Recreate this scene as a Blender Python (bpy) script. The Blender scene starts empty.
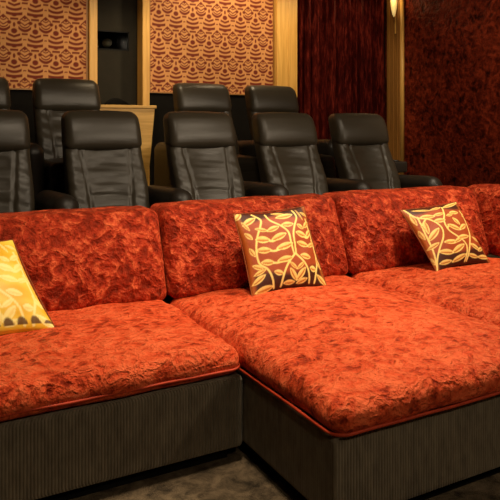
import bpy, bmesh, math, random
import numpy as np
from mathutils import Vector, noise
R = math.radians
S = bpy.context.scene
COL = S.collection
random.seed(4)
# Room frame: X runs along the seat rows, Y from the camera towards the back wall, Z up; metres.

# ------------------------------------------------------------------ materials
def srgb(r, g, b):
    f = lambda c: (c/255/12.92) if c/255 <= .04045 else ((c/255+.055)/1.055)**2.4
    return (f(r), f(g), f(b), 1)
class NT:
    def __init__(self, name, rough=.6, spec=.3):
        self.m = bpy.data.materials.new(name); self.m.use_nodes = True
        self.t = self.m.node_tree; self.b = self.t.nodes['Principled BSDF']
        self.b.inputs['Roughness'].default_value = rough
        self.b.inputs['Specular IOR Level'].default_value = spec
    def n(self, kind, **kw):
        nd = self.t.nodes.new(kind)
        for k, v in kw.items():
            if k.startswith('_'): setattr(nd, k[1:], v)
            else: nd.inputs[k.replace('_', ' ')].default_value = v
        return nd
    def l(self, a, ao, b, bi): self.t.links.new(a.outputs[ao], b.inputs[bi])
    def coord(self, scale=(1, 1, 1), rot=(0, 0, 0)):
        tc = self.n('ShaderNodeTexCoord'); mp = self.n('ShaderNodeMapping')
        mp.inputs['Scale'].default_value = scale; mp.inputs['Rotation'].default_value = rot
        self.l(tc, 'Object', mp, 'Vector'); return mp
    def ramp(self, stops, src, out='Fac'):
        r = self.n('ShaderNodeValToRGB'); e = r.color_ramp.elements
        while len(e) < len(stops): e.new(.5)
        for el, (p, c) in zip(e, stops): el.position = p; el.color = c
        self.l(src, out, r, 'Fac'); return r
    def noise(self, mp, scale, detail=4, rough=.6, dist=0):
        nn = self.n('ShaderNodeTexNoise', Scale=scale, Detail=detail, Roughness=rough, Distortion=dist)
        self.l(mp, 'Vector', nn, 'Vector'); return nn
    def bump(self, src, out, strength, dist, prev=None):
        bp = self.n('ShaderNodeBump', Strength=strength, Distance=dist)
        self.l(src, out, bp, 'Height')
        if prev: self.l(prev, 'Normal', bp, 'Normal')
        self.l(bp, 'Normal', self.b, 'Normal'); return bp

def velvet(name, dark, mid, light, scale=20, stretch=(1, 1, 1), rot=(0, 0, 0), bump=.55, sheen=.35, stops=(.36, .5, .64), dist=.02, flake=.42, ridge=.16, large=.3, spec=.5):
    """crushed pile: patches brushed different ways, with creases between them"""
    t = NT(name, .42, spec); mp = t.coord(stretch, rot)
    wn = t.noise(mp, scale*.5, 4, .6, 0)
    add = t.n('ShaderNodeMix', _data_type='RGBA', _blend_type='LINEAR_LIGHT'); add.inputs[0].default_value = .09
    t.l(mp, 'Vector', add, 6); t.l(wn, 'Color', add, 7)
    vo = t.n('ShaderNodeTexVoronoi', Scale=scale*1.5); t.l(add, 2, vo, 'Vector')
    sp = t.n('ShaderNodeSeparateColor'); t.l(vo, 'Color', sp, 'Color')
    a = t.noise(mp, scale*1.1, 8, .68, .35); c = t.noise(mp, scale*.2, 3, .5, .5)
    mx = t.n('ShaderNodeMix', _data_type='FLOAT', Factor=large); t.l(a, 'Fac', mx, 2); t.l(c, 'Fac', mx, 3)
    rng = t.n('ShaderNodeMapRange'); rng.inputs['To Min'].default_value = .30; rng.inputs['To Max'].default_value = .70; t.l(sp, 0, rng, 'Value')
    mx2 = t.n('ShaderNodeMix', _data_type='FLOAT', Factor=flake); t.l(mx, 0, mx2, 2); t.l(rng, 'Result', mx2, 3)
    rn = t.n('ShaderNodeTexNoise', Scale=scale*.6, Detail=3, Roughness=.55, Distortion=.5); t.l(mp, 'Vector', rn, 'Vector')
    sb = t.n('ShaderNodeMath', _operation='SUBTRACT'); sb.inputs[1].default_value = .5; t.l(rn, 'Fac', sb, 0)
    ab = t.n('ShaderNodeMath', _operation='ABSOLUTE'); t.l(sb, 0, ab, 0)
    rd = t.n('ShaderNodeMapRange'); rd.inputs['From Min'].default_value = 0; rd.inputs['From Max'].default_value = .13
    rd.inputs['To Min'].default_value = 1; rd.inputs['To Max'].default_value = 0; t.l(ab, 0, rd, 'Value')
    rm = t.n('ShaderNodeMath', _operation='SUBTRACT'); rm.inputs[1].default_value = .5; t.l(rd, 'Result', rm, 0)
    ma = t.n('ShaderNodeMath', _operation='MULTIPLY_ADD'); ma.inputs[1].default_value = ridge; t.l(rm, 0, ma, 0); t.l(mx2, 0, ma, 2)
    r = t.ramp([(stops[0], dark), (stops[1], mid), (stops[2], light)], ma, 0)  # pile sheen and bright crease lines are painted into the base colour
    t.l(r, 'Color', t.b, 'Base Color')
    t.b.inputs['Specular Tint'].default_value = light
    t.b.inputs['Sheen Weight'].default_value = sheen
    t.b.inputs['Sheen Roughness'].default_value = .35
    t.b.inputs['Sheen Tint'].default_value = light
    b0 = t.bump(c, 'Fac', bump*.8, dist*2.5); b1 = t.bump(vo, 'Distance', bump*.7, dist*.7, b0); b2 = t.bump(rd, 'Result', bump*.6, dist, b1); t.bump(a, 'Fac', bump, dist, b2)
    return t.m
def leather(name, col, rough, wr=.1, spec=.45):
    t = NT(name, rough, spec); mp = t.coord()
    a = t.noise(mp, 3.5, 3); r = t.ramp([(.3, tuple(c*.82 for c in col[:3])+(1,)), (.7, col)], a)
    t.l(r, 'Color', t.b, 'Base Color')
    v = t.n('ShaderNodeTexVoronoi', Scale=260); t.l(mp, 'Vector', v, 'Vector')
    b1 = t.bump(v, 'Distance', .12, .002)
    mp2 = t.coord((1, 1, 3.2)); w = t.noise(mp2, 6.5, 4, .6, .6); t.bump(w, 'Fac', wr, .02, b1)
    return t.m
def wood(name, c1, c2, rough=.4, axis=2):
    t = NT(name, rough, .4); sc = [14, 14, 14]; sc[axis] = .8
    mp = t.coord(tuple(sc)); a = t.noise(mp, 2.2, 5, .6, .7)
    r = t.ramp([(.32, c1), (.68, c2)], a); t.l(r, 'Color', t.b, 'Base Color'); t.bump(a, 'Fac', .08, .004)
    return t.m
def flat(name, col, rough=.6, spec=.3, metal=0, mottled=.12, scale=8):
    t = NT(name, rough, spec); mp = t.coord(); a = t.noise(mp, scale, 4)
    r = t.ramp([(.3, tuple(c*(1-mottled) for c in col[:3])+(1,)), (.7, tuple(min(1, c*(1+mottled)) for c in col[:3])+(1,))], a)
    t.l(r, 'Color', t.b, 'Base Color'); t.b.inputs['Metallic'].default_value = metal
    t.bump(a, 'Fac', .05, .003); return t.m
def attr_mat(name, rough, spec, sheen=0, bump=.25, bscale=60, metal=0):
    t = NT(name, rough, spec); a = t.n('ShaderNodeAttribute', _attribute_name='pattern')
    t.l(a, 'Color', t.b, 'Base Color'); mp = t.coord(); nn = t.noise(mp, bscale, 3); t.bump(nn, 'Fac', bump, .006)
    t.b.inputs['Sheen Weight'].default_value = sheen; t.b.inputs['Metallic'].default_value = metal
    return t.m

V_DARK, V_MID, V_LIGHT = srgb(112, 26, 10), srgb(186, 58, 26), srgb(222, 92, 46)
M = {}
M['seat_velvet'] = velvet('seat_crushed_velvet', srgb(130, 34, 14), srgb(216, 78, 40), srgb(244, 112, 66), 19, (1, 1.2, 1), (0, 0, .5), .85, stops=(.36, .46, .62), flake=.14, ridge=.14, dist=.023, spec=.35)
M['shaded_back_velvet'] = velvet('shaded_back_crushed_velvet', srgb(108, 27, 13), srgb(164, 49, 26), srgb(232, 108, 64), 19, (1, 1, 1), (.3, .5, .4), .9, stops=(.39, .53, .70), flake=.18, ridge=.15, large=.2)  # the seats' velvet again, colour darkened for the shade on the backs
M['wall_velvet'] = velvet('dark_wall_velvet', srgb(38, 12, 7), srgb(104, 36, 20), srgb(150, 58, 34), 13, (1, 1, 1), (0, 0, 0), .5, .15, flake=.12, ridge=.10, spec=.15)
M['drape'] = velvet('maroon_drape_velvet', srgb(32, 7, 6), srgb(62, 15, 11), srgb(120, 42, 32), 24, (1, 1, .25), (0, 0, 0), .3, .12, flake=.06, ridge=.03, spec=.3)
M['piping'] = flat('red_piping_cord', srgb(182, 60, 28), .55, .25, 0, .25, 40)
t = NT('ribbed_taupe_upholstery', .75, .2); mp = t.coord((1, 1, .3)); a = t.noise(mp, 40, 3)
r = t.ramp([(.3, srgb(96, 86, 68)), (.7, srgb(124, 112, 90))], a); t.l(r, 'Color', t.b, 'Base Color'); t.b.inputs['Sheen Weight'].default_value = .15
M['rib'] = t.m
M['black'] = flat('black_wood', srgb(17, 15, 12), .85, .1)
M['black_plastic'] = flat('black_plastic', srgb(16, 15, 14), .65, .2)
M['leather'] = leather('brown_black_leather', srgb(64, 57, 45), .38)
M['arm_leather'] = leather('near_black_leather', srgb(46, 39, 31), .42, .12)
M['stitch'] = flat('dark_stitching', srgb(28, 23, 18), .8)
t = NT('brown_carpet', .95, .1); mp = t.coord(); a = t.noise(mp, 11, 6, .7, .4); f = t.noise(mp, 170, 2)
r = t.ramp([(.34, srgb(52, 44, 33)), (.66, srgb(132, 112, 86))], a); t.l(r, 'Color', t.b, 'Base Color')
b1 = t.bump(f, 'Fac', .9, .012); t.bump(a, 'Fac', .4, .02, b1); M['carpet'] = t.m
M['wood'] = wood('honey_wood', srgb(206, 154, 72), srgb(236, 188, 102))
M['wood_h'] = wood('honey_wood_lengthwise', srgb(206, 154, 72), srgb(236, 188, 102), axis=0)
M['wood_dark'] = wood('brown_wood', srgb(140, 96, 44), srgb(166, 116, 56))
M['booth'] = flat('charcoal_booth_paint', srgb(42, 39, 31), .8, .15)
M['plaster'] = flat('dark_plaster', srgb(70, 52, 40), .85)
M['steel'] = flat('brushed_grey_metal', srgb(140, 138, 130), .45, .3, .3)
M['damask'] = attr_mat('woven_damask', .7, .2, .1)
M['gold_leaf'] = attr_mat('gold_leaf_brocade', .5, .25, 0, .35, 90)
M['gold_satin'] = attr_mat('gold_satin', .45, .25, .05, .3, 22)
t = NT('lit_alabaster', .5, .3); t.b.inputs['Base Color'].default_value = srgb(240, 210, 140)
mp = t.coord(); a = t.noise(mp, 30, 3); r = t.ramp([(.3, srgb(236, 186, 96)), (.7, srgb(250, 218, 140))], a)
t.l(r, 'Color', t.b, 'Emission Color'); t.b.inputs['Emission Strength'].default_value = .55; M['lamp'] = t.m
t = NT('projection_glass', .05, .5); t.b.inputs['Base Color'].default_value = (.9, .92, .9, 1); t.b.inputs['Transmission Weight'].default_value = 1
t.b.inputs['IOR'].default_value = 1.03; mp = t.coord(); M['glass'] = t.m

# ------------------------------------------------------------------ mesh helpers
def mk(name, bm, m, parent=None, smooth=True, loc=(0, 0, 0)):
    me = bpy.data.meshes.new(name)
    bmesh.ops.recalc_face_normals(bm, faces=bm.faces[:])
    bm.to_mesh(me); bm.free()
    if smooth:
        for p in me.polygons: p.use_smooth = True
    me.materials.append(m)
    o = bpy.data.objects.new(name, me); COL.objects.link(o); o.location = loc
    if parent: o.parent = parent
    return o
def tag(o, label, cat, group=None):
    o['label'] = label; o['category'] = cat
    if group: o['group'] = group
    return o
def thing(name, label, cat, loc=(0, 0, 0), rz=0, group=None):
    o = bpy.data.objects.new(name, None); COL.objects.link(o); o.location = loc; o.rotation_euler.z = rz
    return tag(o, label, cat, group)
def struct(o): o['kind'] = 'structure'; return o
def box(bm, lo, hi, bev=0):
    b2 = bmesh.new(); bmesh.ops.create_cube(b2, size=1)
    for v in b2.verts: v.co = Vector([lo[i]+(v.co[i]+.5)*(hi[i]-lo[i]) for i in range(3)])
    if bev: bmesh.ops.bevel(b2, geom=b2.edges[:], offset=bev, segments=2, affect='EDGES', profile=.5)
    me = bpy.data.meshes.new('tmp'); b2.to_mesh(me); b2.free(); bm.from_mesh(me); bpy.data.meshes.remove(me); return bm
def bx(lo, hi, bev=0): return box(bmesh.new(), lo, hi, bev)
def axis_pts(h, r, seg, step):
    n = max(2, int(round(2*(h-r)/step)))
    inner = [-(h-r)+2*(h-r)*i/n for i in range(n+1)]
    c = [(h-r)+r*math.tan(i/seg*math.pi/4) for i in range(1, seg+1)]
    return [-x for x in reversed(c)] + inner + c
def rbox(size, r, seg=4, step=.05, fn=None, center=(0, 0, 0), bm=None):
    """rounded cushion block; fn(p, h) warps every point"""
    bm = bm or bmesh.new(); h = [s/2 for s in size]; r = min(r, min(h)*.999)
    ax = [axis_pts(h[i], r, seg, step) for i in range(3)]; cache = {}
    def vert(q):
        k = tuple(round(c, 6) for c in q)
        if k in cache: return cache[k]
        inn = [max(-(h[i]-r), min(h[i]-r, q[i])) for i in range(3)]
        d = Vector([q[i]-inn[i] for i in range(3)])
        p = Vector(inn) + (d.normalized()*r if d.length > 1e-9 else d)
        if fn: p = fn(p, h)
        cache[k] = bm.verts.new(p+Vector(center)); return cache[k]
    for a in range(3):
        b, c = (a+1) % 3, (a+2) % 3
        for sgn in (-1, 1):
            for i in range(len(ax[b])-1):
                for j in range(len(ax[c])-1):
                    vs = []
                    for (ii, jj) in ((i, j), (i+1, j), (i+1, j+1), (i, j+1)):
                        q = [0, 0, 0]; q[a] = sgn*ax[a][-1]; q[b] = ax[b][ii]; q[c] = ax[c][jj]; vs.append(vert(q))
                    if len(set(vs)) == 4: bm.faces.new(vs)
    return bm
def tube(bm, pts, rad, n=8, closed=False):
    pts = [Vector(p) for p in pts]; rings = []; N = len(pts)
    rads = rad if isinstance(rad, (list, tuple)) else [rad]*N
    up = Vector((0, 0, 1))
    for i, p in enumerate(pts):
        d = (pts[(i+1) % N]-pts[i-1]) if closed or 0 < i < N-1 else (pts[1]-p if i == 0 else p-pts[i-1])
        d.normalize(); u = d.cross(up)
        if u.length < 1e-4: u = d.cross(Vector((1, 0, 0)))
        u.normalize(); w = u.cross(d)
        rings.append([bm.verts.new(p+(u*math.cos(k/n*2*math.pi)+w*math.sin(k/n*2*math.pi))*rads[i]) for k in range(n)])
    for i in range(N if closed else N-1):
        A, B = rings[i], rings[(i+1) % N]
        for k in range(n): bm.faces.new((A[k], A[(k+1) % n], B[(k+1) % n], B[k]))
    if not closed: bm.faces.new(rings[0]); bm.faces.new(rings[-1])
    return bm
def lathe(bm, prof, n=24, c=(0, 0, 0)):
    rings = [[bm.verts.new((c[0]+r*math.cos(k/n*2*math.pi), c[1]+r*math.sin(k/n*2*math.pi), c[2]+z)) for k in range(n)] for r, z in prof]
    for A, B in zip(rings, rings[1:]):
        for k in range(n): bm.faces.new((A[k], A[(k+1) % n], B[(k+1) % n], B[k]))
    bm.faces.new(rings[0]); bm.faces.new(rings[-1]); return bm
def fbm(p, s, seed=0):
    return noise.noise(Vector((p[0]*s+seed, p[1]*s+seed*1.7, p[2]*s-seed)))
def set_pattern(o, cols):
    at = o.data.color_attributes.new('pattern', 'FLOAT_COLOR', 'POINT')
    at.data.foreach_set('color', np.asarray(cols, dtype=np.float32).ravel())

# ------------------------------------------------------------------ the room
U_SIDE, D_BACK, CEIL = 5.88, 6.92, 3.35
struct(mk('floor', bx((-2.7, -2.6, -.12), (U_SIDE+.12, 7.6, 0)), M['carpet'], smooth=False))
struct(mk('ceiling', bx((-2.7, -2.6, CEIL), (U_SIDE+.12, 7.6, CEIL+.1)), M['plaster'], smooth=False))
struct(mk('wall_left', bx((-2.82, -2.6, 0), (-2.7, 7.6, CEIL)), M['plaster'], smooth=False))
struct(mk('wall_right', bx((U_SIDE, -2.6, 0), (U_SIDE+.12, 7.6, CEIL)), M['wall_velvet'], smooth=False))
struct(mk('wall_front', bx((-2.7, -2.72, 0), (U_SIDE, -2.6, CEIL)), M['plaster'], smooth=False))
bm = bmesh.new()
box(bm, (-2.7, 3.75, 0), (4.75, 5.03, .30)); struct(mk('floor_riser', bm, M['carpet'], smooth=False))
bm = bmesh.new()
box(bm, (-2.7, 5.03, 0), (4.75, 7.6, .60)); struct(mk('floor_riser', bm, M['carpet'], smooth=False))
# back wall: panel bays stand proud, booth door recess between the pilasters
X_D0, X_D1, X_P0, X_P1 = 1.985, 2.415, 2.425, 2.555
bm = bmesh.new()
box(bm, (-2.7, 6.98, 0), (1.842, 7.1, CEIL)); box(bm, (2.33, 6.98, 0), (U_SIDE, 7.1, CEIL))
struct(mk('wall_back', bm, M['black'], smooth=False))  # black colour stands in for the unlit gap beside the drapes

# damask pattern -----------------------------------------------------
CW, CH = .205, .312
def damask(x, z):
    """0 = maroon ground, 1 = gold; mirrored ogee of chevrons, bowls and buds"""
    px = np.mod(x/CW, 1.0)*230; da = np.abs(px-115); db = 115-da   # distance from the lotus and from the stem column
    y = np.mod(-z/CH, 1.0)*389
    dark = np.zeros_like(x)
    def line(dist, w, mask=1.0):
        nonlocal dark
        dark = np.maximum(dark, np.clip((w*1.5-np.abs(dist))/9+.5, 0, 1)*mask)
    def both(f, w, mask=1.0):
        for o in (-389, 0, 389): line(f(y+o), w, mask)
    both(lambda y: np.hypot(db, y-62), 22)                                    # bud
    both(lambda y: y-(132-.42*db), 10, db < 64)                               # three branches
    both(lambda y: y-(186-.004*db**2), 11, db < 84)
    both(lambda y: y-(242-.0016*db**2), 12, db < 88); both(lambda y: np.hypot(db*.6, y-254), 12)
    both(lambda y: y-300, 9, db < 44)
    both(lambda y: np.hypot(db*2.2, y-372), 20)
    both(lambda y: y-(444-.0085*da**2), 12, da < 70)                          # lotus bowl
    both(lambda y: y-(408-.012*da**2), 6, da < 52)
    both(lambda y: y-(376-.75*da), 6, da < 44)
    both(lambda y: np.hypot(da-62, y-346), 15)
    both(lambda y: np.abs(da)+np.abs(y-276), 19); both(lambda y: y-(262+.95*da), 7, (da > 20)*(da < 58)); both(lambda y: y-(322-.5*da), 5, da < 30)
    both(lambda y: y-97, 8, da < 30); both(lambda y: y-(166+.2*da), 5, da < 16)
    return 1-dark
def wall_panel(name, label, x0, x1, z0, z1, y, shift):
    root = thing(name, label, 'wall panel', ((x0+x1)/2, y, z0), 0, 'damask wall panels')
    nx = int((x1-x0)/.0065); nz = int((z1-z0)/.0065); bm = bmesh.new(); w = x1-x0
    grid = [[bm.verts.new((-w/2+w*i/nx, 0, (z1-z0)*j/nz)) for i in range(nx+1)] for j in range(nz+1)]
    for j in range(nz):
        for i in range(nx): bm.faces.new((grid[j][i], grid[j][i+1], grid[j+1][i+1], grid[j+1][i]))
    # a returned edge gives the padded panel its thickness
    loop = [grid[0][i] for i in range(nx+1)]+[grid[j][nx] for j in range(1, nz+1)]+[grid[nz][i] for i in range(nx-1, -1, -1)]+[grid[j][0] for j in range(nz-1, 0, -1)]
    back = [bm.verts.new((v.co.x, .05, v.co.z)) for v in loop]
    for i in range(len(loop)):
        k = (i+1) % len(loop); bm.faces.new((loop[i], back[i], back[k], loop[k]))
    bm.faces.new(back)
    xs = np.array([v.co.x for v in bm.verts]); zs = np.array([v.co.z for v in bm.verts])
    fab = mk('fabric_face', bm, M['damask'], root, smooth=False)
    g = damask(xs+shift, zs)[:, None]
    cols = np.array(srgb(112, 40, 22))[None]*(1-g)+np.array(srgb(202, 144, 88))[None]*g
    set_pattern(fab, cols)
    e = bmesh.new()
    box(e, (-w/2-.012, -.012, 0), (-w/2, .05, z1-z0)); box(e, (w/2, -.012, 0), (w/2+.012, .05, z1-z0)); box(e, (-w/2-.012, -.012, -.014), (w/2+.012, .05, 0))
    mk('edge_strip', e, M['wood_dark'], root, smooth=False)
    return root
PZ0 = 1.70
wall_panel('wall_panel', 'red and gold damask wall panel left of the dark projection booth', -.9, 1.732, PZ0, 3.2, 6.85, .02)
wall_panel('wall_panel', 'brighter gold damask wall panel between booth and maroon drapes', 2.44, 4.012, PZ0, 3.2, 6.85, .07)
# black wainscot below the panels
bm = bx((-2.7, 6.86, 0.60), (1.75, 6.975, PZ0-.016)); struct(mk('trim_1', bm, M['black'], smooth=False))
bm = bx((2.425, 6.86, 0.60), (4.03, 6.975, PZ0-.016)); struct(mk('trim_2', bm, M['black'], smooth=False))
# honey wood pilasters
def pilaster(name, x0, x1, y0, y1, m, bead=None):
    bm = bx((x0, y0, 0.60), (x1, y1, CEIL-.002), .006)
    if bead: box(bm, (bead-.004, y0-.008, .62), (bead+.004, y0, CEIL-.004))
    return struct(mk(name, bm, m, smooth=False))
pilaster('trim_3', 1.756, 1.841, 6.80, 7.1, M['wood'])
pilaster('trim_4', 2.336, 2.418, 6.80, 7.1, M['wood'])
pilaster('trim_5', 4.035, 4.323, 6.78, 6.978, M['wood'], 4.19)
# side pilaster by the drapes: shaded face and lit strip put into wood colours
bm = bx((5.81, 6.61, 0.60), (U_SIDE-.001, 6.87, CEIL-.002), .004)
for yy in (6.655, 6.735, 6.825): box(bm, (5.803, yy-.006, .62), (5.812, yy+.006, CEIL-.004))
struct(mk('trim_6', bm, M['wood_dark'], smooth=False))
bm = bmesh.new(); tube(bm, [(5.846, 6.605, .62), (5.846, 6.605, CEIL-.01)], .03, 14); struct(mk('trim_7', bm, M['wood']))

# booth wall with a projection port
bm = bmesh.new(); y0, y1 = 6.98, 7.06
zb, zt, xa, xb = 2.15, 2.36, 1.85, 2.24
for lo, hi in (((1.842, y0, 0.60), (2.336, y1, zb)), ((1.842, y0, zt), (2.336, y1, CEIL)), ((xb, y0, zb), (2.336, y1, zt)), ((1.842, y0, zb), (xa, y1, zt))):
    box(bm, lo, hi)
struct(mk('wall_booth', bm, M['booth'], smooth=False))
for lo, hi in (((1.76, 7.55, 1.9), (2.46, 7.6, 2.7)), ((1.76, 7.1, 1.9), (1.79, 7.55, 2.7)), ((2.43, 7.1, 1.9), (2.46, 7.55, 2.7)), ((1.79, 7.1, 1.9), (2.43, 7.55, 2.0)), ((1.79, 7.1, 2.65), (2.43, 7.55, 2.7))):
    struct(mk('wall_booth_inside', bx(lo, hi), M['black'], smooth=False))
bm = bmesh.new(); f = .012
for lo, hi in (((xa, y0-.006, zb), (xb, y0+.02, zb+f)), ((xa, y0-.006, zt-f), (xb, y0+.02, zt)), ((xa, y0-.006, zb), (xa+f, y0+.02, zt)), ((xb-f, y0-.006, zb), (xb, y0+.02, zt))):
    box(bm, lo, hi)
w1 = struct(mk('window_1', bm, M['black_plastic'], smooth=False))
mk('pane', bx((xa+f, y0+.004, zb+f), (xb-f, y0+.008, zt-f)), M['glass'], w1, smooth=False)
pr = thing('projector', 'grey projector lens seen through the small dark booth window', 'projector', (2.03, 7.33, 2.0))
mk('body', rbox((.30, .30, .15), .02, 3, .08, None, (0, .03, .24)), M['black'], pr)
bm = bmesh.new()
for q, rr in ((.0, .052), (-.05, .052), (-.055, .046), (-.12, .046), (-.125, .05), (-.14, .05)): pass
tube(bm, [(.02, -.10, .25), (.02, -.16, .25), (.02, -.161, .25), (.02, -.20, .25)], [.05, .05, .043, .043], 18); mk('lens', bm, M['steel'], pr)
mk('control_panel', bx((-.12, -.135, .25), (-.08, -.12, .28)), M['steel'], pr, smooth=False); mk('badge_plate', bx((-.12, -.135, .20), (-.07, -.12, .215)), M['steel'], pr, smooth=False)
[mk('foot', bx((a, -.09, 0), (a+.04, .16, .165)), M['black'], pr, smooth=False) for a in (-.13, .09)]

# maroon drapes: real folds
dr = thing('drape', 'dark maroon velvet drapes in deep vertical folds beside the wood pilaster', 'curtain', (5.05, 6.86, .63))
bm = bmesh.new(); NX, NZ = 300, 14; hgt = 2.62; wd = 1.42
def fold(s, zz):
    a = s*2*math.pi*12+.9*math.sin(s*9)+.35*math.sin(zz*1.4+s*5)
    return .038*math.sin(a)+.014*math.sin(2.3*a+1)+.012*fbm((s*8, zz*.8, 0), 1)
for lay in (0, .012):
    g = [[bm.verts.new((-wd/2+wd*i/NX, fold(i/NX, hgt*j/NZ)+lay, hgt*j/NZ)) for i in range(NX+1)] for j in range(NZ+1)]
    for j in range(NZ):
        for i in range(NX): bm.faces.new((g[j][i], g[j][i+1], g[j+1][i+1], g[j+1][i]))
mk('cloth', bm, M['drape'], dr)
bm = bmesh.new(); tube(bm, [(-wd/2-.01, .01, hgt+.03), (wd/2+.01, .01, hgt+.03)], .018, 12); mk('rod', bm, M['wood_dark'], dr)

# wall sconce on the room face of the side pilaster
sc = thing('wall_sconce', 'glowing teardrop wall sconce on the brown pilaster beside the drapes', 'wall lamp', (5.80, 6.675, 2.74))
bm = bmesh.new(); lathe(bm, [(.003, .0), (.018, .03), (.032, .08), (.044, .15), (.05, .23), (.05, .30), (.046, .36), (.04, .36)], 24, (-.04, 0, .02)); bmesh.ops.scale(bm, vec=(.85, 1.05, 1), verts=bm.verts[:]); mk('lamp_shade', bm, M['lamp'], sc)
bm = bmesh.new(); lathe(bm, [(.002, -.052), (.009, -.045), (.012, -.032), (.008, -.018), (.012, -.008), (.010, .012)], 16, (-.019, 0, .02)); mk('finial', bm, M['wood_dark'], sc)
bm = bx((-.012, -.012, -.20), (-.004, .012, .32), .003); box(bm, (-.03, -.006, .15), (-.006, .006, .165)); mk('backplate', bm, M['wood'], sc, smooth=False)
pl = bpy.data.lights.new('sconce_glow', 'POINT'); pl.energy = 1.5; pl.color = (1, .68, .32); pl.shadow_soft_size = .05
o = bpy.data.objects.new('sconce_glow', pl); COL.objects.link(o); o.location = (5.66, 6.60, 3.0)

# wooden counter between the two groups of rear recliners
cn = thing('counter', 'honey wood counter standing between the two pairs of rear recliners', 'counter', (1.80, 6.02, 0.60))
bm = bmesh.new(); zt = .92
pts = [(-.55, 0), (.30, 0), (.385, zt-.03), (-.55, zt-.03)]
f = [bm.verts.new((x, -.02, z)) for x, z in pts]; b = [bm.verts.new((x, .02, z)) for x, z in pts]
bm.faces.new(f); bm.faces.new(b)
for i in range(4): bm.faces.new((f[i], f[(i+1) % 4], b[(i+1) % 4], b[i]))
mk('front_panel', bm, M['wood_h'], cn, smooth=False)
bm = bmesh.new()
for y in (.02, .36):
    pass
q = [(.30, .02, 0), (.30, .30, 0), (.385, .30, zt-.03), (.385, .02, zt-.03)]
f = [bm.verts.new(p) for p in q]; b = [bm.verts.new((p[0]-.03, p[1], p[2])) for p in q]
bm.faces.new(f); bm.faces.new(b)
for i in range(4): bm.faces.new((f[i], f[(i+1) % 4], b[(i+1) % 4], b[i]))
mk('side_panel', bm, M['wood_h'], cn, smooth=False); mk('side_panel', bx((-.55, .02, 0), (-.52, .30, zt-.03)), M['wood_h'], cn, smooth=False)
mk('countertop', bx((-.57, -.035, zt-.03), (.40, .32, zt), .005), M['wood_h'], cn, smooth=False)
ch = thing('desk_chair', 'black rounded chair back just showing above the wooden counter', 'chair', (2.04, 6.72, 0.60))
bm = rbox((.34, .06, .40), .10*.29, 4, .05, lambda p, h: Vector((p.x*(1-.28*max(0, p.z/h[2])**2), p.y+.05*(p.x/h[0])**2*-1, p.z-.05*(p.x/h[0])**2*(p.z > 0))), (0, .10, .82)); mk('backrest', bm, M['black'], ch)
mk('seat', rbox((.38, .36, .08), .035, 4, .08, None, (0, -.08, .46)), M['black'], ch)
bm = bmesh.new(); tube(bm, [(0, -.08, .05), (0, -.08, .43)], .025, 12); tube(bm, [(0, .0, .45), (0, .13, .50), (0, .145, .70)], .018, 8); mk('stem', bm, M['black_plastic'], ch)
for k in range(5):
    a = k/5*2*math.pi+.3; bm = bmesh.new(); tube(bm, [(0, -.08, .07), (.2*math.cos(a), -.08+.2*math.sin(a), .03)], [.022, .016], 8)
    box(bm, (.2*math.cos(a)-.02, -.1+.2*math.sin(a), 0), (.2*math.cos(a)+.02, -.06+.2*math.sin(a), .04), .008); mk('leg', bm, M['black_plastic'], ch)

# ------------------------------------------------------------------ recliners
BW = .555                                                    # backrest width
LEAN = R(25)
def lean(p, base=.42, y0=.08):
    z = p.z-base
    return Vector((p.x, p.y+y0+z*math.tan(LEAN)-.12*max(0, z)**2*1.1, p.z))
def make_recliner():
    t = thing('recliner', 'x', 'recliner')
    mk('base', rbox((.57, .80, .26), .02, 2, .2, None, (0, .02, .15)), M['arm_leather'], t)
    mk('seat', rbox((.575, .66, .16), .06, 5, .05, lambda p, h: Vector((p.x, p.y, p.z+.03*max(0, 1-(p.x/h[0])**2)*max(0, 1-(p.y/h[1])**2)*(p.z > 0))), (0, -.13, .36)), M['leather'], t)
    mk('footrest', rbox((.57, .07, .28), .03, 4, .08, None, (0, -.425, .20)), M['leather'], t)
    def backfn(p, h):
        w = Vector(p); s = p.x/h[0]; zz = (p.z+h[2])/(2*h[2])      # 0 bottom, 1 top
        taper = 1+.03*(1-zz)
        if p.y < 0:
            k = min(1, abs(p.x)/(h[0]))
            w.y -= .035*math.exp(-((zz-.35)/.25)**2)               # lumbar swell
            w.y += .022*max(0, 1-(p.x/.17)**2)                     # hollow between the bolsters
            for q in (-1, 1):
                w.y += .014*math.exp(-((p.x-q*(.195-.065*(1-zz)))/.009)**2)  # stitched channels
            w.y += (.0055*math.sin(zz*32+2*s*s+2*fbm(p, 4, 1))+.002*math.sin(zz*83+3*s))*max(0, 1-(p.x/.15)**2)**.5  # pulled leather creases
            if abs(p.x) > .17: w.y += .0025*math.sin(zz*45+s*8)
        w.x *= taper
        return lean(w+Vector((0, 0, .69)))-Vector((0, 0, 0))
    mk('backrest', rbox((BW, .15, .60), .05, 4, .0125, backfn), M['leather'], t)
    def headfn(p, h):
        w = Vector(p); s = p.x/h[0]; zz = p.z/h[2]
        w.y *= 1-.18*abs(zz)**2*(p.y < 0)
        w.y -= .03*(1-zz*zz)*(p.y < 0)*(1-.3*s*s) if abs(zz) <= 1 else 0
        w.z += .010*(1-s*s)*(zz > 0)+.003*fbm(p, 9, 3)
        w.x *= 1-.02*zz
        return lean(w+Vector((0, -.012, .985)))
    mk('headrest', rbox((BW+.005, .17, .285), .06, 6, .03, headfn), M['leather'], t)
    return t
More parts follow.
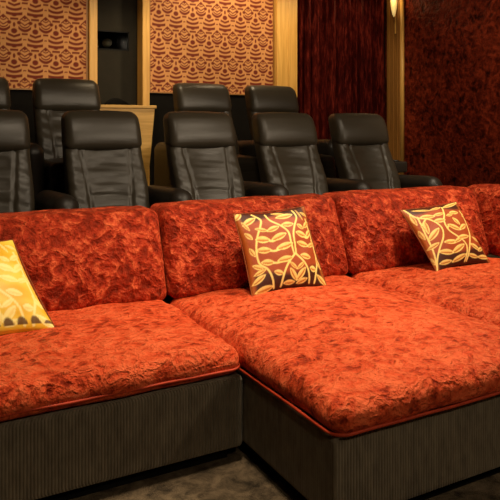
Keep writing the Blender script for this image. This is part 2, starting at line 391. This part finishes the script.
def arm(parent, side, cup=False):
    x = side*.378
    def fn(p, h):
        w = Vector(p); u = (p.y+h[1])/(2*h[1])
        if p.z > 0: w.z += .03*(.5-u)-.02*math.exp(-((u)/.10)**2)
        w.x *= 1+.05*math.sin(u*3)
        return w
    a = mk('armrest', rbox((.165, .74, .565), .08, 6, .06, fn, (x, .04, .30)), M['arm_leather'], parent)
    bm = bmesh.new(); tube(bm, [(x-.03, -.20, .622), (x-.03, -.20, .628)], [.047, .047], 20)
    return a
def copy_tree(o, parent=None):
    c = o.copy(); COL.objects.link(c); c.parent = parent
    for k in list(o.children): copy_tree(k, c)
    return c
proto = make_recliner(); used = [False]
def recliner(x, y, z, label, group, right_arm=False):
    if used[0]: o = copy_tree(proto)
    else: o = proto; used[0] = True
    o.location = (x, y, z); o['label'] = label; o['group'] = group
    return o
spots1 = [(.505, 'dark leather recliner cut by the left edge of the photo, front recliner row'),
          (1.297, 'dark leather recliner second from left in the front row, before the honey wood counter'),
          (2.077, 'dark leather recliner in the middle of the front row of five'),
          (2.857, 'dark leather recliner behind the middle patterned cushion, front row fourth from left'),
          (3.637, 'dark leather recliner at the right end of the front row, before the drapes')]
spots2 = [(.53, 'rear row recliner at the left edge of the photo, only its headrest corner showing'),
          (1.285, 'rear row leather recliner just left of the honey wood counter'),
          (2.575, 'rear row leather recliner just right of the honey wood counter'),
          (3.355, 'rear row leather recliner at the right end, beside the wood pilaster')]
rows = []
for x, lab in spots1: rows.append((recliner(x, 4.40, .30, lab, 'front row of recliners'), x))
for x, lab in spots2: rows.append((recliner(x, 5.47, .60, lab, 'rear row of recliners'), x))
arm_src = arm(rows[0][0], -1)
def arm_copy(root, side):
    c = arm_src.copy(); COL.objects.link(c); c.parent = root
    if side > 0: c.location.x = .756
for root, x in rows[1:]: arm_copy(root, -1)
for i in (4, 6, 8): arm_copy(rows[i][0], 1)
# the end seat carries a small cup box at the rear of its right arm
bm = rbox((.18, .16, .10), .015, 3, .05, None, (.378, .24, .645)); lathe(bm, [(.045, .0), (.045, .012), (.036, .012), (.036, .004)], 20, (.378, .24, .695)); mk('cup_holder', bm, M['arm_leather'], rows[4][0])

# ------------------------------------------------------------------ sectional sofa
def ribbed(x0, x1, y0, y1, z0, z1, pitch=.0115, amp=.004):
    """upholstered plinth with vertical corduroy ribs all round"""
    bm = bmesh.new(); out = []
    def side(a, b, nrm):
        L = math.dist(a, b); n = max(1, round(L/pitch))
        for i in range(n*4):
            s = i/(n*4); k = amp*abs(math.sin(s*n*math.pi))
            out.append((a[0]+(b[0]-a[0])*s+nrm[0]*k, a[1]+(b[1]-a[1])*s+nrm[1]*k))
    side((x0, y0), (x1, y0), (0, -1)); side((x1, y0), (x1, y1), (1, 0)); side((x1, y1), (x0, y1), (0, 1)); side((x0, y1), (x0, y0), (-1, 0))
    cx, cy = (x0+x1)/2, (y0+y1)/2; prev = None
    for z, ins in ((z0, .012), (z0+.006, .003), (z0+.018, 0), (z1-.018, 0), (z1-.006, .004), (z1, .014)):
        ring = [bm.verts.new((x-ins*(1 if x > cx else -1), y-ins*(1 if y > cy else -1), z)) for x, y in out]
        if prev:
            for i in range(len(ring)):
                j = (i+1) % len(ring); bm.faces.new((prev[i], prev[j], ring[j], ring[i]))
        else: bm.faces.new(ring)
        prev = ring
    bm.faces.new(prev); return bm
def seat_cushion(x0, x1, y0, y1, z0, z1, dome, seed, parent, front_r=.10, welt=.012):
    sx, sy, sz = x1-x0, y1-y0, z1-z0
    def fn(p, h):
        w = Vector(p); a = min(1, abs(p.x/h[0])); b = p.y/h[1]
        if p.z > 0:
            w.z += dome*(1-a**2.4)*(1-abs(b)**3)
            w.z += .010*fbm((p.x, p.y, 0), 4.5, seed)+.006*fbm((p.x, p.y, 0), 11, seed+3)
        # the lower edge tucks in under the welt
        lo = max(0, (-p.z-h[2]*.72)/(h[2]*.28)); w.x *= 1-.022*lo; w.y *= 1-.018*lo
        w.x -= math.copysign(.016*abs(fbm(p, 5, seed+1)), p.x)*(abs(p.x) > h[0]*.9); w.y += .012*fbm(p, 5, seed+2)*(abs(p.y) > h[1]*.9)
        return w
    c = (x0+sx/2, y0+sy/2, z0+sz/2)
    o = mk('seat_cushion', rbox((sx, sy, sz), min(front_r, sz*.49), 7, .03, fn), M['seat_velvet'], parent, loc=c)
    bm = bmesh.new(); r = .055; pts = []; zz = -sz/2+welt
    X, Y = sx/2-.004, sy/2-.004
    for cx, cy, a0 in ((X-r, Y-r, 0), (-X+r, Y-r, 90), (-X+r, -Y+r, 180), (X-r, -Y+r, 270)):
        for k in range(7): a = R(a0+15*k); pts.append((cx+r*math.cos(a), cy+r*math.sin(a), zz))
    full = []
    for i in range(len(pts)):
        A, B = Vector(pts[i]), Vector(pts[(i+1) % len(pts)]); n = max(1, int((B-A).length/.04))
        for k in range(n): full.append(A.lerp(B, k/n))
    full = [Vector((q.x, q.y, q.z+.004*fbm(q, 6, seed))) for q in full]
    tube(bm, full, 0.0055, 8, True); mk('piping', bm, M['piping'], o)
    return o
def back_cushion(x0, x1, z0, z1, y_bottom, y_top, thick, seed, parent, name='back_cushion', droop=.0):
    sx, sz = x1-x0, z1-z0
    def fn(p, h):
        w = Vector(p); a = abs(p.x/h[0]); b = p.z/h[2]
        if p.y < 0: w.y -= .055*(1-a**3)*(1-abs(b)**2.2)
        else: w.y += .02*(1-a**2)*(1-b*b)
        if p.z > 0: w.z += droop*(1-a**2.2)*max(0, b)-.004*a**8
        k = max(0, 1-a**6)
        w.y += .016*fbm((p.x, p.z, p.x), 4.2, seed)*(.4+.6*k)+.007*fbm((p.x*1.2, p.z, 0), 10, seed)
        w.z += .007*fbm((p.x, 0, 0), 5, seed+5)*(p.z > 0)
        w.y += (y_top-y_bottom)*(b*.5)
        return w
    c = (x0+sx/2, (y_top+y_bottom)/2+thick/2, z0+sz/2)
    return mk(name, rbox((sx, thick, sz), .05, 6, .03, fn), M['shaded_back_velvet'], parent, loc=c)

ZB = .338
def section(label, x0, x1, yf, seed, right_back=False):
    t = thing('sofa_section', label, 'sofa', ((x0+x1)/2, yf, 0), 0, 'sections of the sectional sofa')
    inv = Vector((-(x0+x1)/2, -yf, 0))
    def sh(o): o.location = o.location+inv; return o
    xr = x1+(.30 if right_back else 0)
    sh(mk('base', ribbed(x0, xr, yf, 3.44, .055, ZB), M['rib'], t, smooth=False))
    sh(mk('plinth', bx((x0+.04, yf+.05, 0), (xr-.04, 3.40, .055)), M['black'], t, smooth=False))  # black colour stands in for the shadow line under the base
    sh(mk('backrest_frame', rbox((xr-x0-.004, .14, .42), .03, 3, .1, None, ((x0+xr)/2, 3.51, .27)), M['rib'], t))
    return t, sh
OB = 3.44
L, sh = section('left sofa section with orange velvet seat, empty but for the yellow cushion', .03, 1.196, 2.285, 3)
sh(seat_cushion(.022, 1.199, 2.262, 3.16, ZB, .456, .035, 11, L, .09, .036))
sh(back_cushion(.035, 1.200, .44, .895, 3.06, 3.22, .24, 21, L))
C, sh = section('middle sofa section with a long orange velvet chaise seat', 1.216, 2.335, 1.685, 5)
sh(seat_cushion(1.201, 2.338, 1.655, 3.16, ZB-.004, .448, .062, 12, C, .095, .016))
sh(back_cushion(1.206, 2.338, .44, .90, 3.06, 3.22, .24, 24, C))
Q, sh = section('right sofa section whose velvet back turns the corner', 2.343, 3.52, 1.685, 7, True)
sh(seat_cushion(2.345, 3.515, 1.66, 3.16, ZB-.004, .45, .05, 13, Q))
sh(back_cushion(2.342, 3.515, .44, .90, 3.06, 3.22, .24, 27, Q))
# side back of the right section, running towards the viewer
def side_back(parent, sh):
    sx, sy, sz = .27, 1.45, .46
    def fn(p, h):
        w = Vector(p); a = abs(p.y/h[1]); b = p.z/h[2]
        if p.x < 0: w.x -= .04*(1-a**3)*(1-abs(b)**2.2)
        if p.z > 0: w.z += .02*(1-a**2)
        w.x += .014*fbm(p, 4, 9)+.07*b*.5
        return w
    return sh(mk('side_back_cushion', rbox((sx, sy, sz), .085, 6, .035, fn), M['shaded_back_velvet'], parent, loc=(3.685, 2.72, .668)))
side_back(Q, sh)

# ------------------------------------------------------------------ throw pillows
def inv_bilinear(P, q):
    """pixel on the drawn sketch -> (s, t) on the cloth, t up"""
    TL, TR, BR, BL = [np.array(c, float) for c in q]; s = t = .5
    for _ in range(12):
        f = (1-t)*((1-s)*TL+s*TR)+t*((1-s)*BL+s*BR)-P
        fs = (1-t)*(TR-TL)+t*(BR-BL); ft = (1-s)*(BL-TL)+s*(BR-TR)
        d = np.linalg.solve(np.stack([fs, ft], 1), -f); s += d[0]; t += d[1]
    return np.array([s, 1-t])
def draw(S_, T_, quad, stems, leaves, bands):
    P = np.stack([S_, T_], -1); gold = np.zeros_like(S_); rim = np.zeros_like(S_)
    for st in stems:
        pts = [inv_bilinear(np.array(p, float), quad) for p in st]
        # smooth the stem
        sm = []
        for i in range(len(pts)-1):
            p0 = pts[max(i-1, 0)]; p1 = pts[i]; p2 = pts[i+1]; p3 = pts[min(i+2, len(pts)-1)]
            for k in range(5):
                u = k/5; sm.append(.5*((2*p1)+(-p0+p2)*u+(2*p0-5*p1+4*p2-p3)*u*u+(-p0+3*p1-3*p2+p3)*u**3))
        sm.append(pts[-1])
        for a, b in zip(sm, sm[1:]):
            d = b-a; L2 = max(d@d, 1e-9); k = np.clip(((P-a)@d)/L2, 0, 1)
            dist = np.linalg.norm(P-(a+k[..., None]*d), axis=-1)
            rim = np.maximum(rim, np.clip((.0115-dist)/.006+.5, 0, 1))
    for (x0, y0, x1, y1, w) in leaves:
        a = inv_bilinear(np.array((x0, y0), float), quad); b = inv_bilinear(np.array((x1, y1), float), quad)
        d = b-a; L = np.linalg.norm(d); a = a-d*.12; d = d*1.24; L *= 1.24
        k = ((P-a)@d)/(L*L); perp = np.abs((P[..., 0]-a[0])*d[1]-(P[..., 1]-a[1])*d[0])/L
        hw = w/400*.5*1.08*np.clip(np.sin(np.clip(k, 0, 1)*math.pi), 0, 1)**.8
        ins = np.clip((hw-perp)/.008+.5, 0, 1)*((k > 0) & (k < 1)); core = np.clip((hw*.55-perp)/.008+.5, 0, 1)*((k > .12) & (k < .88))
        rim = np.maximum(rim, ins*(1-core)); side = np.clip(((P[..., 0]-a[0])*d[1]-(P[..., 1]-a[1])*d[0])*(1 if d[0] < 0 else -1)/L/.012+.3, 0, 1); rim = np.where(core > .5, side*.8, rim); gold = np.maximum(gold, ins)
    base = bands(S_, T_)
    G = np.array(srgb(184, 112, 38)[:3]); W = np.array(srgb(240, 208, 118)[:3])
    c = base*(1-gold[..., None])+G*gold[..., None]
    return c*(1-rim[..., None])+W*rim[..., None]
def pillow(name, label, TL, TR, BR, BL, puff, colfn, mat, N=110, group=None, seed=1):
    TL, TR, BR, BL = map(Vector, (TL, TR, BR, BL)); ctr = (BL+BR)/2
    nrm = (BR-BL).cross(TL-BL).normalized()                   # front of the pillow
    bm = bmesh.new(); co = []; st = []
    for side in (1, -1):
        g = []
        for j in range(N+1):
            row = []
            for i in range(N+1):
                s, t = i/N, j/N
                # edges draw in between the corners
                s2 = s+(.5-s)*.07*math.sin(math.pi*t)*abs(2*s-1)**2; t2 = t+(.5-t)*.07*math.sin(math.pi*s)*abs(2*t-1)**2
                p = (BL.lerp(BR, s2)).lerp(TL.lerp(TR, s2), t2)
                hgt = (max(0, 1-(2*s-1)**2)*max(0, 1-(2*t-1)**2))**.52
                p = p+nrm*side*(puff*hgt+.006*fbm((s*5, t*5, side), 1, seed)*hgt)
                row.append(bm.verts.new(p-ctr)); st.append((s if side > 0 else 1-s, t))
            g.append(row)
        for j in range(N):
            for i in range(N):
                f = (g[j][i], g[j][i+1], g[j+1][i+1], g[j+1][i]); bm.faces.new(f if side > 0 else f[::-1])
    st = np.array(st); cols = colfn(st[:, 0], st[:, 1]); cols = np.concatenate([cols, np.ones((len(cols), 1))], 1)
    me = bpy.data.meshes.new(name); bm.to_mesh(me); bm.free()
    for p in me.polygons: p.use_smooth = True
    me.materials.append(mat); o = bpy.data.objects.new(name, me); COL.objects.link(o); o.location = ctr
    set_pattern(o, cols); tag(o, label, 'cushion', group)
    # corded seam
    pts = []
    def edge(A, B):
        for k in range(24):
            q = A.lerp(B, k/24); pts.append(q+((TL+TR+BL+BR)/4-q)*.07*math.sin(math.pi*k/24)*.5-ctr)
    edge(BL, BR); edge(BR, TR); edge(TR, TL); edge(TL, BL)
    e = bmesh.new(); tube(e, pts, .003, 6, True); mk('seam_cord', e, M['cord'], o)
    return o
M['cord'] = flat('gold_cord', srgb(128, 66, 26), .6, .2, 0, .2, 60)
def bands_mid(s, t):
    A = np.array(srgb(156, 68, 28)[:3]); D = np.array(srgb(66, 28, 12)[:3]); O = np.array(srgb(176, 92, 32)[:3])
    wob = .03*np.sin(s*9)
    k = np.clip((t-.86+wob)/.05, 0, 1)+np.clip((.24+wob-t)/.06, 0, 1); k = np.clip(k, 0, 1)[..., None]
    e = np.clip((np.abs(s-.5)-.43)/.04, 0, 1)[..., None]*.8
    return (A*(1-k)+D*k)*(1-e)+O*e
Q1 = [(20, 68), (375, 40), (480, 415), (108, 465)]
ST1 = [[(100, 75), (135, 110), (130, 150), (115, 200), (110, 260), (125, 320), (165, 350), (190, 390), (205, 435)],
       [(160, 80), (180, 115), (235, 150), (265, 180), (275, 230), (290, 280)], [(300, 60), (318, 100), (300, 150), (290, 190), (296, 240), (302, 282)],
       [(298, 280), (265, 320), (245, 370), (238, 430)], [(298, 280), (345, 320), (370, 360), (380, 412)], [(372, 110), (395, 180), (412, 250), (425, 310), (415, 360), (408, 410)],
       [(160, 215), (190, 222), (230, 200)], [(165, 265), (200, 268), (260, 245)], [(180, 322), (215, 322), (270, 305)], [(350, 200), (370, 205), (395, 180)], [(355, 245), (390, 242), (412, 232)]]
LV1 = [(58, 132, 108, 98, 28), (28, 100, 50, 65, 22), (195, 72, 250, 78, 16), (215, 100, 290, 85, 28), (112, 210, 170, 215, 32), (115, 262, 175, 264, 28), (138, 318, 190, 320, 26), (110, 158, 160, 170, 18),
       (188, 215, 248, 188, 28), (210, 258, 278, 236, 28), (215, 314, 280, 300, 26), (165, 172, 215, 152, 24), (238, 142, 292, 136, 26), (308, 182, 360, 196, 30), (368, 196, 398, 166, 24), (312, 230, 368, 242, 26),
       (372, 246, 408, 230, 18), (330, 288, 378, 296, 26), (318, 140, 350, 158, 22), (358, 152, 386, 124, 22), (272, 322, 306, 348, 16), (344, 320, 310, 350, 16), (276, 352, 310, 400, 26), (348, 348, 314, 400, 26),
       (380, 345, 412, 350, 28), (252, 416, 300, 410, 22), (318, 415, 362, 394, 22), (108, 372, 152, 352, 18), (105, 412, 152, 376, 24), (125, 448, 195, 428, 28), (425, 375, 472, 410, 26), (200, 362, 238, 372, 24), (345, 76, 382, 92, 14), (320, 62, 350, 110, 10), (62, 175, 92, 205, 20), (80, 250, 104, 285, 20), (52, 120, 80, 160, 16), (98, 330, 140, 345, 20), (398, 215, 424, 245, 18), (420, 300, 448, 340, 20)]
Q2 = [(20, 75), (315, 45), (480, 345), (205, 395)]
ST2 = [[(35, 78), (85, 130), (150, 150), (195, 185), (212, 230), (200, 290), (195, 340), (208, 392)], [(218, 75), (222, 120), (215, 160), (235, 205), (285, 240), (325, 270), (338, 300), (338, 358)],
       [(322, 100), (345, 150), (356, 210), (352, 270), (347, 355)], [(130, 140), (110, 180)], [(265, 315), (290, 300)], [(280, 265), (310, 245)], [(405, 298), (435, 282)], [(90, 130), (130, 220), (170, 300), (200, 370)], [(235, 205), (240, 190), (300, 205)]]
LV2 = [(75, 88, 150, 92, 16), (160, 88, 208, 74, 18), (230, 76, 312, 50, 24), (108, 132, 168, 132, 26), (170, 128, 216, 116, 20), (172, 160, 218, 156, 26), (122, 160, 142, 215, 28), (148, 250, 186, 202, 30), (235, 132, 266, 122, 18),
       (258, 112, 302, 110, 24), (268, 146, 298, 178, 30), (238, 184, 298, 206, 28), (300, 204, 336, 176, 24), (222, 268, 282, 264, 26), (272, 268, 312, 242, 20), (290, 246, 342, 236, 24), (203, 310, 268, 316, 30), (268, 316, 316, 280, 30),
       (360, 275, 408, 296, 28), (404, 302, 436, 280, 20), (214, 362, 264, 354, 24), (276, 358, 332, 326, 26), (350, 326, 402, 332, 24), (408, 332, 466, 322, 24), (150, 290, 190, 270, 22), (372, 238, 412, 252, 20), (330, 130, 352, 110, 14), (60, 115, 88, 165, 20), (100, 200, 128, 240, 20), (150, 320, 190, 360, 20), (110, 175, 130, 200, 14)]
pillow('throw_pillow', 'bronze cushion with upright gold leaf vines leaning on the middle sofa back', (1.527, 3.016, .866), (1.975, 3.03, .879), (1.967, 2.80, .486), (1.522, 2.80, .482), .062,
       lambda s, t: draw(s, t, Q1, ST1, LV1, bands_mid), M['gold_leaf'], 120, 'gold patterned throw cushions', 1)
pillow('throw_pillow', 'tilted gold leaf cushion at the right end of the sofa', (2.68, 3.045, .812), (3.15, 3.05, .835), (3.188, 2.808, .484), (2.72, 2.782, .482), .060,
       lambda s, t: draw(s, t, Q2, ST2, LV2, bands_mid), M['gold_leaf'], 120, 'gold patterned throw cushions', 2)
def satin(s, t):
    n = np.array([fbm((a*3.2, b*7, 0), 1, 2)+.5*fbm((a*7, b*13, 0), 1, 5) for a, b in zip(s, t)])
    k = np.clip(.4+.8*n, 0, 1)[:, None]
    c = np.array(srgb(228, 172, 30)[:3])*(1-k)+np.array(srgb(250, 216, 84)[:3])*k
    m = draw(s, t, Q1, ST1, LV1, lambda a, b: np.zeros(a.shape+(3,)))[:, :1]; m = np.clip(m*1.3, 0, 1)*.65
    c = c*(1-m)+np.array(srgb(255, 242, 164)[:3])*m
    d = np.zeros_like(s)
    for i in range(9):
        cx = .965-i*.118
        d = np.maximum(d, np.clip((1-np.hypot((s-cx)/.05, (t-.045)/(.085 if i else .045)))*6, 0, 1)*(t > .045))
    d = d[:, None]*.92
    return c*(1-d)+np.array(srgb(84, 44, 8)[:3])*d
pillow('throw_pillow', 'yellow gold satin cushion at the left edge of the photo', (.02, 3.09, .805), (.45, 3.09, .812), (.572, 2.755, .482), (.12, 2.735, .478), .065, satin, M['gold_satin'], 90, 'gold patterned throw cushions', 3)

# ------------------------------------------------------------------ unseen ceiling lights: downlights of the room and added fills
def lamp(x, y, w, size=.25, tgt=None, color=(1, .78, .5), cone=None, z=CEIL-.03, blend=.6):
    if cone:
        l = bpy.data.lights.new('downlight_or_fill', 'SPOT'); l.spot_size = R(cone); l.spot_blend = blend; l.shadow_soft_size = size/2
    else:
        l = bpy.data.lights.new('downlight_or_fill', 'AREA'); l.shape = 'DISK'; l.size = size
    l.energy = w; l.color = color
    o = bpy.data.objects.new('downlight_or_fill', l); COL.objects.link(o); o.location = (x, y, z)
    d = Vector(tgt or (x, y, 0))-o.location; o.rotation_euler = d.to_track_quat('-Z', 'Y').to_euler()
W = (1, .82, .60)
lamp(3.1, 2.3, 265, .2, (2.35, 2.4, .4), W, 76)
lamp(1.1, 2.1, 235, .2, (.8, 2.5, .4), W, 66)
lamp(4.0, 2.5, 125, .2, (3.3, 2.6, .4), W, 80)
lamp(3.9, -1.2, 130, .25, (2.1, 1.8, .1), W, 56)  # fill added from the front to brighten the chaise base
lamp(.5, -1.5, 120, .25, (.85, 2.0, .1), W, 44)  # fill added to lift the left-facing side of the chaise base
lamp(1.2, 2.7, 25, .5, (1.1, 4.6, 1.1), W)
lamp(2.9, 2.8, 25, .5, (3.1, 4.8, 1.1), W)
lamp(3.2, -1.8, 470, .4, (1.4, 4.6, 1.1), W, 38, blend=.8)
lamp(4.8, -1.0, 420, .4, (3.0, 4.8, 1.1), W, 36, blend=.8)
lamp(.6, 5.9, 50, .2, (.6, 6.9, 2.2), (1, .76, .46), 110)
lamp(2.05, 5.4, 80, .2, (2.0, 6.6, 1.6), (1, .76, .46), 70)  # light added to brighten the counter and the pilaster beside the booth
lamp(3.3, 5.9, 130, .2, (3.3, 6.9, 2.1), (1, .76, .46), 110)
lamp(4.7, 5.6, 70, .2, (4.8, 6.9, 1.9), (1, .76, .46), 90)
lamp(4.2, 3.4, 150, .25, (5.8, 4.6, 1.1), W, 100)
w = bpy.data.worlds.new('room_air'); S.world = w; w.use_nodes = True
w.node_tree.nodes['Background'].inputs[0].default_value = (1, .8, .6, 1); w.node_tree.nodes['Background'].inputs[1].default_value = .02

# ------------------------------------------------------------------ camera
cam = bpy.data.cameras.new('camera'); co = bpy.data.objects.new('camera', cam); COL.objects.link(co)
cam.sensor_width = 36; cam.lens = 46.8; cam.shift_y = -.25; cam.clip_start = .05
co.location = (0, 0, 1.33); co.rotation_euler = (R(90), 0, -math.atan2(650, 1205))
S.camera = co
S.view_settings.view_transform = 'Standard'; S.view_settings.look = 'None'; S.view_settings.exposure = .15; S.view_settings.gamma = 1
